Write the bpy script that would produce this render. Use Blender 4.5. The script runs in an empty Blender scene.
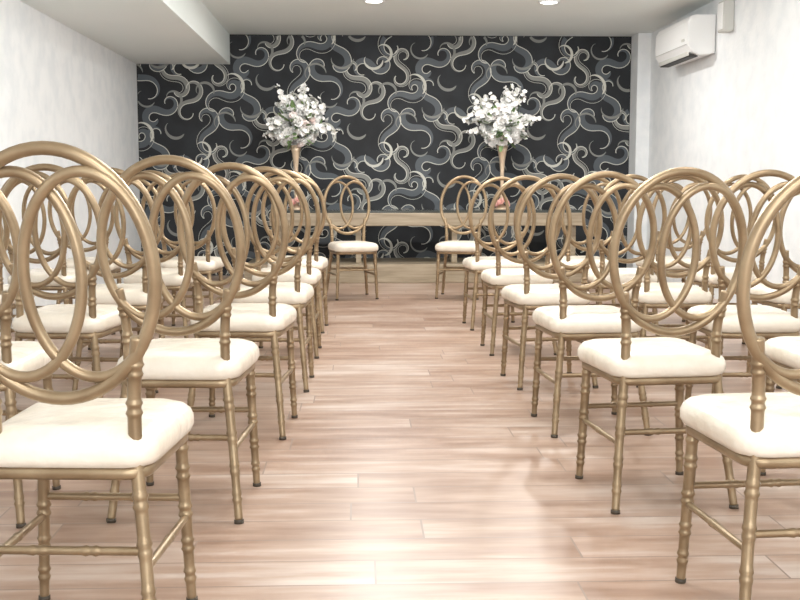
import bpy, bmesh, math, random
from mathutils import Vector, Matrix
random.seed(7)
C = bpy.context.scene.collection
bpy.context.scene.view_settings.view_transform='Standard'

# ---------------------------------------------------------------- materials
def new_mat(name, col=(0.8,0.8,0.8), rough=0.5, metal=0.0, emis=None, es=1.0):
    m = bpy.data.materials.new(name); m.use_nodes = True
    b = m.node_tree.nodes['Principled BSDF']
    b.inputs['Base Color'].default_value = (*col,1)
    b.inputs['Roughness'].default_value = rough
    b.inputs['Metallic'].default_value = metal
    if emis:
        b.inputs['Emission Color'].default_value = (*emis,1)
        b.inputs['Emission Strength'].default_value = es
    return m
def N(m,t): return m.node_tree.nodes.new(t)
def L(m,a,b): m.node_tree.links.new(a,b)
def noise_mat(name, c1, c2, scale=3, rough=0.6, metal=0.0, bump=0.0, bscale=40, stretch=(1,1,1), detail=5, lo=0.35, hi=0.65):
    m = new_mat(name, c1, rough, metal)
    b = m.node_tree.nodes['Principled BSDF']
    tc = N(m,'ShaderNodeTexCoord'); mp = N(m,'ShaderNodeMapping'); mp.inputs['Scale'].default_value = stretch
    L(m,tc.outputs['Object'],mp.inputs['Vector'])
    n = N(m,'ShaderNodeTexNoise'); n.inputs['Scale'].default_value = scale; n.inputs['Detail'].default_value = detail
    L(m,mp.outputs[0],n.inputs['Vector'])
    r = N(m,'ShaderNodeValToRGB'); r.color_ramp.elements[0].position=lo; r.color_ramp.elements[1].position=hi
    r.color_ramp.elements[0].color=(*c1,1); r.color_ramp.elements[1].color=(*c2,1)
    L(m,n.outputs['Fac'],r.inputs['Fac']); L(m,r.outputs['Color'],b.inputs['Base Color'])
    if bump>0:
        n2 = N(m,'ShaderNodeTexNoise'); n2.inputs['Scale'].default_value=bscale; n2.inputs['Detail'].default_value=4
        L(m,mp.outputs[0],n2.inputs['Vector'])
        bp = N(m,'ShaderNodeBump'); bp.inputs['Strength'].default_value=bump; bp.inputs['Distance'].default_value=0.01
        L(m,n2.outputs['Fac'],bp.inputs['Height']); L(m,bp.outputs[0],b.inputs['Normal'])
    return m

M_gold = noise_mat('champagne_gold', (0.255,0.18,0.105), (0.35,0.26,0.16), scale=14, rough=0.36, metal=0.6)
M_cush = noise_mat('cream_vinyl', (0.72,0.645,0.54), (0.81,0.745,0.65), scale=9, rough=0.27, bump=0.6, bscale=14)
M_cap = new_mat('rubber_cap', (0.06,0.045,0.03), 0.6)
M_wall = noise_mat('plaster_wallpaper', (0.775,0.81,0.835), (0.85,0.875,0.89), scale=7.0, rough=0.7, bump=0.25, bscale=30, detail=10, lo=0.35,hi=0.6)
M_ceil = noise_mat('ceiling_paint', (0.80,0.86,0.85), (0.83,0.88,0.87), scale=1, rough=0.8)
M_white = new_mat('white_plastic', (0.85,0.86,0.86), 0.35)
M_grey = new_mat('grey_plastic', (0.55,0.55,0.52), 0.5)
M_dark = new_mat('dark_slot', (0.03,0.03,0.03), 0.6)
M_wood = noise_mat('light_oak', (0.27,0.215,0.145), (0.39,0.32,0.23), scale=3, rough=0.4, stretch=(1,12,12))
M_glass = new_mat('dark_glass_top', (0.05,0.055,0.05), 0.12)
M_lamp = new_mat('lamp_glow', (1,1,1), 0.5, emis=(1,0.97,0.92), es=12)

# floor
def floor_mat():
    m = new_mat('wood_look_tile', rough=0.3)
    b = m.node_tree.nodes['Principled BSDF']
    def math_(op,a,bv=None,c=None):
        x=N(m,'ShaderNodeMath'); x.operation=op
        for i,v in enumerate((a,bv,c)):
            if v is None: continue
            if isinstance(v,(int,float)): x.inputs[i].default_value=v
            else: L(m,v,x.inputs[i])
        return x.outputs[0]
    tc = N(m,'ShaderNodeTexCoord'); sx=N(m,'ShaderNodeSeparateXYZ'); L(m,tc.outputs['Object'],sx.inputs[0])
    RH,BW=0.152,0.92
    row=math_('FLOOR',math_('DIVIDE',sx.outputs['Y'],RH))
    wn=N(m,'ShaderNodeTexWhiteNoise'); wn.noise_dimensions='1D'; L(m,row,wn.inputs['W'])
    xs=math_('MULTIPLY_ADD',wn.outputs['Value'],BW,sx.outputs['X'])
    col=math_('FLOOR',math_('DIVIDE',xs,BW))
    cb=N(m,'ShaderNodeCombineXYZ'); L(m,row,cb.inputs[0]); L(m,col,cb.inputs[1])
    wp=N(m,'ShaderNodeTexWhiteNoise'); wp.noise_dimensions='2D'; L(m,cb.outputs[0],wp.inputs['Vector'])
    fy=math_('SUBTRACT',math_('DIVIDE',sx.outputs['Y'],RH),row)
    fx=math_('SUBTRACT',math_('DIVIDE',xs,BW),col)
    jy=math_('LESS_THAN',math_('SUBTRACT',0.5,math_('ABSOLUTE',math_('SUBTRACT',fy,0.5))),0.018)
    jx=math_('LESS_THAN',math_('SUBTRACT',0.5,math_('ABSOLUTE',math_('SUBTRACT',fx,0.5))),0.0026)
    joint=math_('MAXIMUM',jx,jy)
    mp = N(m,'ShaderNodeMapping'); mp.inputs['Scale'].default_value=(1.6,10,1)
    L(m,tc.outputs['Object'],mp.inputs['Vector'])
    add = N(m,'ShaderNodeVectorMath'); add.operation='ADD'
    sc = N(m,'ShaderNodeVectorMath'); sc.operation='SCALE'; sc.inputs['Scale'].default_value=9.0
    L(m,wp.outputs['Color'],sc.inputs[0]); L(m,mp.outputs[0],add.inputs[0]); L(m,sc.outputs[0],add.inputs[1])
    n = N(m,'ShaderNodeTexNoise'); n.inputs['Scale'].default_value=1.8; n.inputs['Detail'].default_value=5; n.inputs['Roughness'].default_value=0.5
    L(m,add.outputs[0],n.inputs['Vector'])
    n3 = N(m,'ShaderNodeTexNoise'); n3.inputs['Scale'].default_value=1.5; n3.inputs['Detail'].default_value=3
    L(m,tc.outputs['Object'],n3.inputs['Vector'])
    v=math_('MULTIPLY_ADD',wp.outputs['Value'],0.20,math_('MULTIPLY_ADD',n3.outputs['Fac'],0.65,math_('SUBTRACT',n.outputs['Fac'],0.47)))
    r = N(m,'ShaderNodeValToRGB')
    e = r.color_ramp.elements
    e[0].position=0.22; e[0].color=(0.255,0.155,0.108,1)
    e[1].position=0.82; e[1].color=(0.54,0.455,0.40,1)
    k = e.new(0.5); k.color=(0.385,0.268,0.205,1)
    L(m,v,r.inputs['Fac'])
    mix = N(m,'ShaderNodeMix'); mix.data_type='RGBA'
    L(m,joint,mix.inputs['Factor']); L(m,r.outputs['Color'],mix.inputs[6]); mix.inputs[7].default_value=(0.25,0.185,0.15,1)
    L(m,mix.outputs[2],b.inputs['Base Color'])
    rr = N(m,'ShaderNodeMapRange'); rr.inputs['To Min'].default_value=0.26; rr.inputs['To Max'].default_value=0.42
    L(m,n.outputs['Fac'],rr.inputs['Value']); L(m,rr.outputs[0],b.inputs['Roughness'])
    return m
M_floor = floor_mat()

# ---------------------------------------------------------------- mesh helpers
def finish(bm, name, mats, parent=None, smooth=True, loc=(0,0,0), rot=0.0):
    bmesh.ops.recalc_face_normals(bm, faces=bm.faces)
    me = bpy.data.meshes.new(name); bm.to_mesh(me); bm.free()
    for m in mats: me.materials.append(m)
    for p in me.polygons: p.use_smooth = smooth
    o = bpy.data.objects.new(name, me); C.objects.link(o)
    o.location = loc; o.rotation_euler=(0,0,rot)
    if parent: o.parent = parent
    return o
def box(bm, x0,x1,y0,y1,z0,z1, mi=0, bev=0.0):
    v = [bm.verts.new(p) for p in [(x0,y0,z0),(x1,y0,z0),(x1,y1,z0),(x0,y1,z0),(x0,y0,z1),(x1,y0,z1),(x1,y1,z1),(x0,y1,z1)]]
    fs = [bm.faces.new([v[i] for i in q]) for q in [(0,3,2,1),(4,5,6,7),(0,1,5,4),(1,2,6,5),(2,3,7,6),(3,0,4,7)]]
    for f in fs: f.material_index=mi
    if bev>0:
        es = list({e for f in fs for e in f.edges})
        r = bmesh.ops.bevel(bm, geom=es, offset=bev, segments=2, affect='EDGES', profile=0.5)
        for f in r['faces']: f.material_index=mi
def tube(bm, pts, radii, seg=10, closed=False, mi=0, cap=True):
    pts=[Vector(p) for p in pts]; n=len(pts)
    if not hasattr(radii,'__len__'): radii=[radii]*n
    T=[]
    for i in range(n):
        if closed: t=pts[(i+1)%n]-pts[i-1]
        else: t=pts[min(i+1,n-1)]-pts[max(i-1,0)]
        T.append(t.normalized())
    ref = Vector((0,1,0)) if abs(T[0].y)<0.8 else Vector((1,0,0))
    u=(ref-T[0]*ref.dot(T[0])).normalized()
    rings=[]
    for i in range(n):
        u=(u-T[i]*u.dot(T[i])).normalized(); w=T[i].cross(u)
        rings.append([bm.verts.new(pts[i]+(u*math.cos(a)+w*math.sin(a))*radii[i]) for a in [2*math.pi*k/seg for k in range(seg)]])
    rng = range(n) if closed else range(n-1)
    for i in rng:
        A=rings[i]; B=rings[(i+1)%n]
        for k in range(seg):
            f=bm.faces.new([A[k],A[(k+1)%seg],B[(k+1)%seg],B[k]]); f.material_index=mi
    if cap and not closed:
        f=bm.faces.new(rings[0][::-1]); f.material_index=mi
        f=bm.faces.new(rings[-1]); f.material_index=mi
def resample(ctrl, n):
    P=[Vector(c) for c in ctrl]; P=[P[0]*2-P[1]]+P+[P[-1]*2-P[-2]]
    out=[]; m=len(P)-3
    for i in range(n):
        t=i/(n-1)*m; k=min(int(t),m-1); t-=k
        a,b,c,d=P[k:k+4]
        out.append(0.5*((2*b)+(c-a)*t+(2*a-5*b+4*c-d)*t*t+(3*b-a-3*c+d)*t**3))
    return out
def bamboo(bm, ctrl, r=0.0115, nodes=(), n=70, taper=1.0, node_h=0.0032):
    pts=resample(ctrl,n)
    d=[0]
    for i in range(1,n): d.append(d[-1]+(pts[i]-pts[i-1]).length)
    Lr=d[-1]; rad=[]
    for i in range(n):
        t=d[i]/Lr; rr=r*(taper+(1-taper)*min(1,t*2.0))
        for q in nodes:
            for off in (-0.009,0.009):
                rr+=node_h*math.exp(-((d[i]-q*Lr-off)/0.004)**2)
        rad.append(rr)
    tube(bm,pts,rad,seg=10)

# ---------------------------------------------------------------- chair
def ring_y(z): return 0.055-(z-0.42)*0.13
def outline(w_b,w_f,y0,y1,rc,n=8):
    cs=[(-w_b/2+rc,y0+rc,math.pi,1.5*math.pi),(w_b/2-rc,y0+rc,1.5*math.pi,2*math.pi),(w_f/2-rc,y1-rc,0,0.5*math.pi),(-w_f/2+rc,y1-rc,0.5*math.pi,math.pi)]
    o=[]
    for cx,cy,a0,a1 in cs:
        for k in range(n+1):
            a=a0+(a1-a0)*k/n; o.append((cx+rc*math.cos(a),cy+rc*math.sin(a)))
    return o
def loft(bm, layers, mi):
    R=[[bm.verts.new(p) for p in l] for l in layers]; n=len(R[0])
    for A,B in zip(R[:-1],R[1:]):
        for k in range(n):
            f=bm.faces.new([A[k],A[(k+1)%n],B[(k+1)%n],B[k]]); f.material_index=mi
    f=bm.faces.new(R[0][::-1]); f.material_index=mi
    f=bm.faces.new(R[-1]); f.material_index=mi
def build_chair():
    bm=bmesh.new()
    def ring(cx,cz,a,b,r,off,wob=0):
        pts=[]
        for k in range(64):
            t=2*math.pi*k/64
            x=cx+a*math.cos(t); z=cz+b*math.sin(t)
            pts.append((x, ring_y(z)+off+wob*math.sin(t)*1.0, z))
        tube(bm,pts,r,seg=10,closed=True)
    ring(0,0.707,0.178,0.219,0.0122,0)
    ring(-0.064,0.707,0.113,0.180,0.0102,0.004,0.006)
    ring(0.064,0.707,0.113,0.180,0.0102,-0.004,-0.006)
    for s in (-1,1):
        bamboo(bm,[(s*0.166,-0.005,0.008),(s*0.147,0.028,0.20),(s*0.129,0.050,0.385),(s*0.128,0.049,0.50),(s*0.141,ring_y(0.60),0.60)],
               r=0.0125,nodes=(0.10,0.22,0.36,0.50,0.64,0.78,0.9),n=120,taper=0.85)
        tube(bm,[(s*0.1665,-0.006,0),(s*0.166,-0.005,0.010)],[0.0125,0.0125],mi=2)
        bamboo(bm,[(s*0.156,0.340,0.008),(s*0.148,0.333,0.20),(s*0.142,0.328,0.375)],r=0.0125,nodes=(0.14,0.32,0.52,0.74,0.9),n=80,taper=0.8)
        tube(bm,[(s*0.1565,0.3405,0),(s*0.156,0.340,0.010)],[0.012,0.012],mi=2)
        bamboo(bm,[(s*0.149,0.028,0.185),(s*0.149,0.18,0.185),(s*0.149,0.334,0.185)],r=0.008,nodes=(0.5,),n=40,node_h=0.0025)
    bamboo(bm,[(-0.146,0.031,0.215),(0,0.031,0.215),(0.146,0.031,0.215)],r=0.008,nodes=(0.33,0.66),n=50,node_h=0.0025)
    bamboo(bm,[(-0.148,0.333,0.225),(0,0.333,0.225),(0.148,0.333,0.225)],r=0.008,nodes=(0.33,0.66),n=50,node_h=0.0025)
    def lay(ins,z,y0=0.028,y1=0.365,wb=0.308,wf=0.318,rc=0.045):
        return [(x,y,z) for x,y in outline(wb-2*ins,wf-2*ins,y0+ins,y1-ins,max(0.01,rc-ins*0.5))]
    loft(bm,[lay(0.004,0.344),lay(0,0.349),lay(0,0.361),lay(0.004,0.365)],0)
    def cl(ins,z): return lay(ins,z,0.022,0.385,0.330,0.340,0.06)
    loft(bm,[cl(0.022,0.362),cl(0.006,0.367),cl(0.0,0.380),cl(0.0,0.398),cl(0.005,0.411),cl(0.015,0.4205),cl(0.035,0.428),cl(0.07,0.432),cl(0.11,0.435),cl(0.15,0.436)],1)
    bmesh.ops.recalc_face_normals(bm, faces=bm.faces)
    me=bpy.data.meshes.new('ring_back_chair'); bm.to_mesh(me); bm.free()
    for m in (M_gold,M_cush,M_cap): me.materials.append(m)
    for p in me.polygons: p.use_smooth=True
    return me
chair_me=build_chair()
def chair(x,y,rot=0.0,sz=1.0):
    o=bpy.data.objects.new('ring_back_chair',chair_me); C.objects.link(o)
    o.location=(x,y,0); o.rotation_euler=(0,0,math.radians(rot)); o.scale=(1,1,sz)
YL=[1.87,2.74,3.66,4.50,5.38,6.30]
YR=[1.94,2.79,3.65,4.52,5.43,6.39]
XL=[-0.53,-0.475,-0.425,-0.385,-0.375,-0.375]
XR=[0.885,0.845,0.84,0.85,0.845,0.845]
RL=[-4,-4,-5,-3,-2,-4]; RR=[4,6,4,6,3,4]
for i in range(6):
    chair(XL[i],YL[i],RL[i],1.005)
    chair(XR[i],YR[i],RR[i],0.975)
    if i>0:
        chair(-1.02+random.uniform(-.02,.02),YL[i]+random.uniform(-.03,.03),random.uniform(-6,2))
        chair(1.39+random.uniform(-.02,.02),YR[i]+random.uniform(-.03,.03),random.uniform(-2,6),0.98)
    if i>1:
        chair(-1.60+random.uniform(-.02,.02),YL[i]+random.uniform(-.03,.03),random.uniform(-6,2))
        chair(1.95+random.uniform(-.02,.02),YR[i]+random.uniform(-.03,.03),random.uniform(-2,6),0.98)
chair(-0.09,8.46,180+14)
chair(0.83,8.46,180-14)

# ---------------------------------------------------------------- room
XW0,XW1,YB,YF,ZC=-2.06,2.72,10.35,-1.6,2.26
bm=bmesh.new(); box(bm,XW0-.1,XW1+.1,YF-.1,YB+.1,-0.1,0); finish(bm,'floor',[M_floor],smooth=False)
bm=bmesh.new(); box(bm,XW0-.1,XW1+.1,YF-.1,YB+.1,ZC,ZC+.1); finish(bm,'ceiling',[M_ceil],smooth=False)
bm=bmesh.new(); box(bm,XW0,-1.19,YF,YB,1.985,ZC); finish(bm,'ceiling_soffit',[M_ceil],smooth=False)
bm=bmesh.new(); box(bm,XW0-.1,XW0,YF-.1,YB+.1,0,ZC); finish(bm,'wall_left',[M_wall],smooth=False)
bm=bmesh.new(); box(bm,XW1,XW1+.1,YF-.1,YB+.1,0,ZC); finish(bm,'wall_right',[M_wall],smooth=False)
bm=bmesh.new()
WX0,WX1,WZ0,WZ1=-1.0,2.0,0.55,2.0
box(bm,XW0,WX0,YF-.1,YF,0,ZC); box(bm,WX1,XW1,YF-.1,YF,0,ZC); box(bm,WX0,WX1,YF-.1,YF,0,WZ0); box(bm,WX0,WX1,YF-.1,YF,WZ1,ZC)
finish(bm,'wall_front',[M_wall],smooth=False)
bm=bmesh.new()
for a in (WX0,WX0+.98,WX0+1.97,WX1-.05): box(bm,a,a+.05,YF-.08,YF-.03,WZ0,WZ1,0)
box(bm,WX0,WX1,YF-.08,YF-.03,WZ0,WZ0+.05,0); box(bm,WX0,WX1,YF-.08,YF-.03,WZ1-.05,WZ1,0)
fill_win=finish(bm,'added_fill_window_1',[M_white],smooth=False)  # unseen window, added behind the camera to carry a fill light
ld=bpy.data.lights.new('window_fill_light','AREA'); ld.shape='RECTANGLE'; ld.size=2.9; ld.size_y=1.4; ld.energy=92; ld.color=(0.95,0.98,1.0)  # added soft frontal fill for ceiling and chairs
l=bpy.data.objects.new('window_fill_light',ld); C.objects.link(l); l.parent=fill_win; l.location=((WX0+WX1)/2,YF-.02,(WZ0+WZ1)/2); l.rotation_euler=(math.radians(90),0,0)
bm=bmesh.new(); box(bm,2.60,XW1,10.1,YB,0,ZC); finish(bm,'trim_1',[M_wall],smooth=False)

# back wall with swirl wallpaper
M_blk = noise_mat('wallpaper_black', (0.005,0.007,0.010), (0.016,0.020,0.026), scale=4, rough=0.65)
M_s1 = new_mat('wallpaper_silver',(0.60,0.60,0.54),0.5)
M_s2 = new_mat('wallpaper_grey',(0.22,0.225,0.21),0.5)
M_s3 = new_mat('wallpaper_charcoal',(0.075,0.090,0.105),0.5)
bm=bmesh.new(); box(bm,XW0,XW1,YB,YB+.1,0,ZC,0)
SC=1.38
TW,TH=0.62*SC,0.66*SC
rs=random.Random(44)
def ribbon(pts,w,mi,lay,ox,oz,skew,edge=None,lw=.0022):
    NP=len(pts); prev=None; y=YB-0.0004*lay
    for i,p in enumerate(pts):
        a=pts[min(i+1,NP-1)]; b=pts[max(i-1,0)]
        tx,tz=a[0]-b[0],a[1]-b[1]; d=math.hypot(tx,tz) or 1; nx,nz=-tz/d,tx/d
        ww=w*(math.sin(math.pi*(i/(NP-1))**skew)**0.9)
        if edge is None: o1,o2=ww+.001,-ww-.001
        else: o1,o2=edge*(ww+.001)+lw,edge*(ww+.001)-lw
        q=[(p[0]+nx*o1+ox,p[1]+nz*o1+oz),(p[0]+nx*o2+ox,p[1]+nz*o2+oz)]
        if any(x<XW0 or x>2.6 or z<0 or z>ZC for x,z in q): prev=None; continue
        cur=[bm.verts.new((x,y,z)) for x,z in q]
        if prev:
            f=bm.faces.new([prev[0],prev[1],cur[1],cur[0]]); f.material_index=mi
        prev=cur
def swoosh(cx,cz,ang,ln,k1,k2,h1,h2,n=80):
    P=[(0,0)]; t=0; st=ln/n
    for i in range(n):
        s=i/(n-1); e=min(1,max(0,(s-.38)/.24)); e=e*e*(3-2*e)
        k=k1+(k2-k1)*e
        if s<.38: k*=1+h1*(1-s/.38)**1.5
        if s>.62: k*=1+h2*((s-.62)/.38)**1.5
        t+=k*st; P.append((P[-1][0]+math.cos(t)*st,P[-1][1]+math.sin(t)*st))
    mx=sum(p[0] for p in P)/len(P); mz=sum(p[1] for p in P)/len(P)
    a0=math.atan2(P[-1][1]-P[0][1],P[-1][0]-P[0][0])
    c,s=math.cos(ang-a0),math.sin(ang-a0)
    return [(cx+(x-mx)*c-(z-mz)*s, cz+(x-mx)*s+(z-mz)*c) for x,z in P]
motif=[]
gx,gz=3,3
for j in range(gz):
    for i in range(gx):
        x=(i+.5+(.5 if j%2 else 0)+rs.uniform(-.12,.12))*TW/gx; z=(j+.5+rs.uniform(-.12,.12))*TH/gz
        sg=rs.choice([-1,1]); ang=rs.uniform(.2,2.8)
        r1=SC*rs.uniform(.055,.085); r2=SC*rs.uniform(.05,.08); ln=SC*rs.uniform(.50,.62)
        lay=1+0.05*len(motif)
        p=swoosh(x,z,ang,ln,sg/r1,-sg/r2,rs.uniform(.6,1.5),rs.uniform(.6,1.5))
        m=2 if (i+2*j)%3==1 else 3
        w=SC*(rs.uniform(.009,.015) if m==2 else rs.uniform(.016,.026)); sk=rs.choice([.65,1.0,1.4])
        motif.append((p,w,m,lay,sk,None,0)); motif.append((p,w,1,lay+.3,sk,1.0 if i%2 else -1.0,.0034))
        if (i+j)%2: motif.append((p,w*1.9,1,lay+.3,sk,-1.0 if i%2 else 1.0,.0018))
        p2=swoosh(x+TW/6,z+TH/7,ang+1.3,ln*.42,-sg/r1,-sg/r1,.3,.9,40)
        motif.append((p2,SC*rs.uniform(.005,.010),1 if (i+j)%3==0 else 2,4.5,.7,None,0))
for ix in range(-5,6):
    for iz in range(-1,5):
        ox=ix*TW; oz=iz*TH+(TH/2 if ix%2 else 0)
        for c,w,mi,lay,sk,ed,lw in motif: ribbon(c,w,mi,lay,ox,oz,sk,ed,lw)
finish(bm,'wall_back',[M_blk,M_s1,M_s2,M_s3],smooth=False)

# platform and altar table
bm=bmesh.new(); box(bm,-1.0,2.2,9.50,10.34,0.0,0.165,0,0.006); finish(bm,'low_platform',[M_wood],smooth=False)
bm=bmesh.new()
TX0,TX1,TY0,TY1,TZ0=-0.78,2.02,9.58,10.05,0.165
box(bm,TX0,TX1,TY0,TY1,0.50,0.615,0,0.006)
box(bm,TX0+.02,TX1-.02,TY0+.02,TY1-.02,0.615,0.637,1,0.002)
for x in (TX0+.05,-0.02,.84,TX1-.11):
    box(bm,x,x+.05,TY0+.08,TY1-.06,TZ0,0.50,0,0.004)
finish(bm,'long_altar_table',[M_wood,M_glass,M_dark],smooth=False)

# ---------------------------------------------------------------- lamps
def downlight(x,y,power=30):
    bm=bmesh.new()
    seg=32
    def circ(r,z): return [bm.verts.new((r*math.cos(2*math.pi*k/seg),r*math.sin(2*math.pi*k/seg),z)) for k in range(seg)]
    rings=[circ(0.085,ZC),circ(0.083,ZC-.008),circ(0.068,ZC-.010),circ(0.062,ZC-.009)]
    for A,B in zip(rings[:-1],rings[1:]):
        for k in range(seg): bm.faces.new([A[k],A[(k+1)%seg],B[(k+1)%seg],B[k]])
    f=bm.faces.new(rings[-1]); f.material_index=1
    o=finish(bm,'recessed_downlight',[M_white,M_lamp],loc=(x,y,0))
    ld=bpy.data.lights.new('downlight_bulb','AREA'); ld.shape='DISK'; ld.size=0.14; ld.energy=power; ld.color=(1,0.97,0.93); ld.spread=math.radians(178)
    l=bpy.data.objects.new('downlight_bulb',ld); C.objects.link(l); l.parent=o; l.location=(0,0,ZC-0.02)
for y,p in ((8.42,27),(5.7,16),(3.0,10),(0.3,10)):
    for x in (0.13,1.47):
        downlight(x,y,p)
def fill_tube(x,y,power):  # added tubes, hung out of view to brighten ceiling and far end
    bm=bmesh.new(); z=ZC-.20
    tube(bm,[(-.6,0,z),(.6,0,z)],0.022,seg=12,mi=1)
    for s in (-1,1):
        tube(bm,[(s*.6,0,z),(s*.63,0,z)],0.026,seg=12,mi=0); tube(bm,[(s*.45,0,z+.02),(s*.45,0,ZC)],0.003,seg=6,mi=0)
    o=finish(bm,'added_fill_tube',[M_white,M_lamp],loc=(x,y,0))
    for k in (-.4,0,.4):
        ld=bpy.data.lights.new('fill_tube_light','POINT'); ld.shadow_soft_size=0.10; ld.energy=power/3; ld.color=(1.0,0.985,0.96)
        l=bpy.data.objects.new('fill_tube_light',ld); C.objects.link(l); l.parent=o; l.location=(k,0,z-.13)
fill_tube(0.4,5.9,66); fill_tube(0.4,3.4,36); fill_tube(0.4,0.6,26)

w=bpy.data.worlds.new('World'); bpy.context.scene.world=w; w.use_nodes=True
w.node_tree.nodes['Background'].inputs[0].default_value=(0.9,0.95,1,1); w.node_tree.nodes['Background'].inputs[1].default_value=0.6

# ---------------------------------------------------------------- AC + box
bm=bmesh.new()
prof=[(2.715,1.86),(2.60,1.845),(2.535,1.87),(2.505,1.92),(2.50,1.99),(2.505,2.10),(2.525,2.135),(2.56,2.145),(2.715,2.145)]
Y0,Y1=8.25,9.15
ra=[bm.verts.new((x,Y0,z)) for x,z in prof]; rb=[bm.verts.new((x,Y1,z)) for x,z in prof]
n=len(prof)
for k in range(n): bm.faces.new([ra[k],ra[(k+1)%n],rb[(k+1)%n],rb[k]])
bm.faces.new(ra); bm.faces.new(rb[::-1])
bmesh.ops.bevel(bm,geom=[e for e in bm.edges if abs(e.verts[0].co.y-e.verts[1].co.y)<1e-4],offset=0.008,segments=2,affect='EDGES')
box(bm,2.53,2.60,Y0+.06,Y1-.06,1.838,1.856,2)
box(bm,2.522,2.53,Y0+.05,Y1-.05,1.845,1.878,1,0.002)
box(bm,2.4975,2.502,Y0+.03,Y1-.03,1.925,1.929,1)
box(bm,2.4975,2.502,Y0+.08,Y0+.15,1.955,1.975,1)
for k in range(9): box(bm,2.57+k*.014,2.577+k*.014,Y0+.04,Y1-.04,2.143,2.148,2)
finish(bm,'air_conditioner',[M_white,M_grey,M_dark],smooth=False)
bm=bmesh.new(); box(bm,2.64,2.719,7.86,7.99,1.97,2.19,0,0.008); box(bm,2.634,2.641,7.875,7.975,1.985,2.175,1,0.002)
tube(bm,[(2.70,7.92,2.18),(2.70,7.92,2.259)],0.012,mi=1)
finish(bm,'electrical_junction_box',[M_grey,M_white],smooth=False)

# ---------------------------------------------------------------- flower arrangements
M_pet=noise_mat('petal_white',(0.92,0.91,0.89),(0.97,0.97,0.95),scale=20,rough=0.6)
M_pink=noise_mat('petal_blush',(0.90,0.76,0.72),(0.94,0.87,0.84),scale=20,rough=0.6)
M_rose=noise_mat('petal_rose',(0.75,0.40,0.36),(0.85,0.58,0.52),scale=20,rough=0.6)
M_leaf=noise_mat('leaf_green',(0.09,0.17,0.06),(0.22,0.32,0.13),scale=12,rough=0.5)
M_stem=new_mat('stem_brown',(0.30,0.30,0.16),0.6)
M_vase=noise_mat('champagne_vase',(0.55,0.42,0.29),(0.68,0.54,0.40),scale=10,rough=0.3,metal=0.5)
def petal(bm,c,d,up,ln,wd,cup,mi):
    d=d.normalized(); s=d.cross(up)
    if s.length<1e-3: s=d.cross(Vector((1,0,0)))
    s.normalize(); u=s.cross(d).normalized()
    rows=[(0,0.15,0),(0.35,0.8,-0.25),(0.7,1.0,0.0),(1.0,0.45,0.5)]
    prev=None
    for t,wf,h in rows:
        cur=[bm.verts.new(c+d*ln*t+s*wd*wf*k+u*(cup*h*ln+abs(k)*cup*0.5*wd)) for k in (-1,0,1)]
        if prev:
            for a in (0,1):
                f=bm.faces.new([prev[a],prev[a+1],cur[a+1],cur[a]]); f.material_index=mi
        prev=cur
def blossom(bm,c,nrm,r,mi,rg,layers=1):
    nrm=nrm.normalized(); a=nrm.cross(Vector((0.3,0.2,1))).normalized(); b=nrm.cross(a)
    for l in range(layers):
        k5=5 if layers==1 else 6; tilt=0.25+0.55*l
        for k in range(k5):
            an=2*math.pi*(k+0.5*l)/k5+rg.uniform(-.15,.15)
            d=(a*math.cos(an)+b*math.sin(an))*math.cos(tilt)+nrm*math.sin(tilt)
            petal(bm,c,d,nrm,r*(1-0.2*l),r*0.5*(1-0.15*l),0.35,mi)
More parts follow.
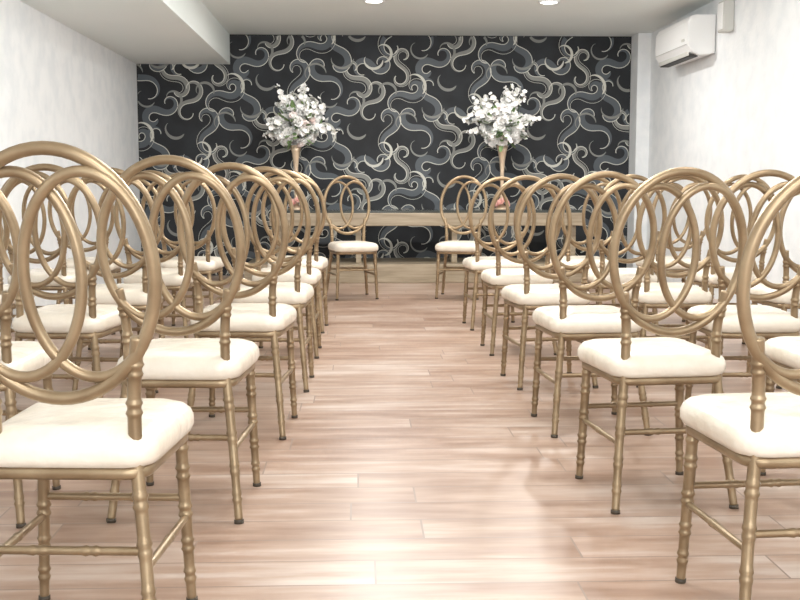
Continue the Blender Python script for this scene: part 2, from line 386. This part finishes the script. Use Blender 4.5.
def arrangement(x,y,z0,seed):
    rg=random.Random(seed)
    e=bpy.data.objects.new('floral_arrangement',None); C.objects.link(e); e.location=(x,y,z0)
    bm=bmesh.new()
    prof=[(0.0,0.0),(0.075,0.0),(0.078,0.012),(0.05,0.022),(0.022,0.045),(0.014,0.08),(0.022,0.10),(0.016,0.12),(0.016,0.20),(0.018,0.34),(0.025,0.44),(0.038,0.52),(0.055,0.575),(0.05,0.575),(0.03,0.52),(0.0,0.48)]
    seg=24; R=[]
    for r,z in prof: R.append([bm.verts.new((max(r,0.0005)*math.cos(2*math.pi*k/seg),max(r,0.0005)*math.sin(2*math.pi*k/seg),z)) for k in range(seg)])
    for A,B in zip(R[:-1],R[1:]):
        for k in range(seg): bm.faces.new([A[k],A[(k+1)%seg],B[(k+1)%seg],B[k]])
    finish(bm,'trumpet_vase',[M_vase],parent=e)
    bm=bmesh.new(); c0=Vector((0,0,0.74))
    for i in range(120):
        v=Vector((rg.gauss(0,1),rg.gauss(0,1),rg.gauss(0,1))).normalized()
        if v.z<-0.88: continue
        p=c0+Vector((v.x*0.165,v.y*0.15,v.z*0.16))*rg.uniform(0.8,1.12)
        blossom(bm,p,v,rg.uniform(.038,.055),1 if rg.random()<0.14 else 0,rg,3)
    for i in range(90):
        v=Vector((rg.gauss(0,1),rg.gauss(0,1),rg.gauss(0,.8))).normalized()
        petal(bm,c0+v*0.12,v+Vector((0,0,-.2)),Vector((0,0,1)),rg.uniform(.08,.14),.02,0.2,2)
    NS=36
    for i in range(NS):
        an=2*math.pi*i/NS*7+rg.uniform(-.2,.2); el=rg.uniform(-0.4,1.4)
        d=Vector((math.cos(an)*math.cos(el),math.sin(an)*math.cos(el)*0.7,math.sin(el)))
        ln=rg.uniform(0.27,0.41) if el>-.1 else rg.uniform(.22,.30)
        droop=rg.uniform(0.0,0.06) if el<0.8 else 0
        pts=[c0+d*ln*t-Vector((0,0,droop*t*t)) for t in [0.1,0.3,0.5,0.7,0.85,1.0]]
        tube(bm,pts,[.003,.003,.0025,.002,.002,.0012],seg=5,mi=3)
        for k in range(14):
            t=0.38+0.62*k/13; q=c0+d*ln*t-Vector((0,0,droop*t*t))
            off=Vector((rg.uniform(-1,1),rg.uniform(-1,1),rg.uniform(-1,1)))
            blossom(bm,q+off*0.016,off+d*0.5+Vector((0,-.5,0)),rg.uniform(.025,.036)*(1.2-0.5*(k/13)),0,rg,1)
        for k in range(2):
            t=rg.uniform(.3,.8); off=Vector((rg.uniform(-1,1),rg.uniform(-1,1),rg.uniform(-.5,1)))
            petal(bm,c0+d*ln*t,d+off*0.7,Vector((0,0,1)),.05,.012,0.2,2)
    for i in range(10):
        an=2*math.pi*i/10
        blossom(bm,Vector((0.05*math.cos(an),0.05*math.sin(an),0.05+0.02*(i%3))),Vector((math.cos(an),math.sin(an),.5)),.032,4,rg,2)
    finish(bm,'flowers_and_foliage',[M_pet,M_pink,M_leaf,M_stem,M_rose],parent=e)
arrangement(-0.55,9.75,0.638,3)
arrangement(1.30,9.75,0.638,11)

# ---------------------------------------------------------------- camera
cd=bpy.data.cameras.new('camera'); cd.sensor_width=36; cd.lens=1080/800*36; cd.clip_start=0.05
cam=bpy.data.objects.new('camera',cd); C.objects.link(cam); cam.location=(0,0,0.87)
cam.rotation_euler=(math.radians(90-6.13),0,math.radians(-2.23))
bpy.context.scene.camera=cam
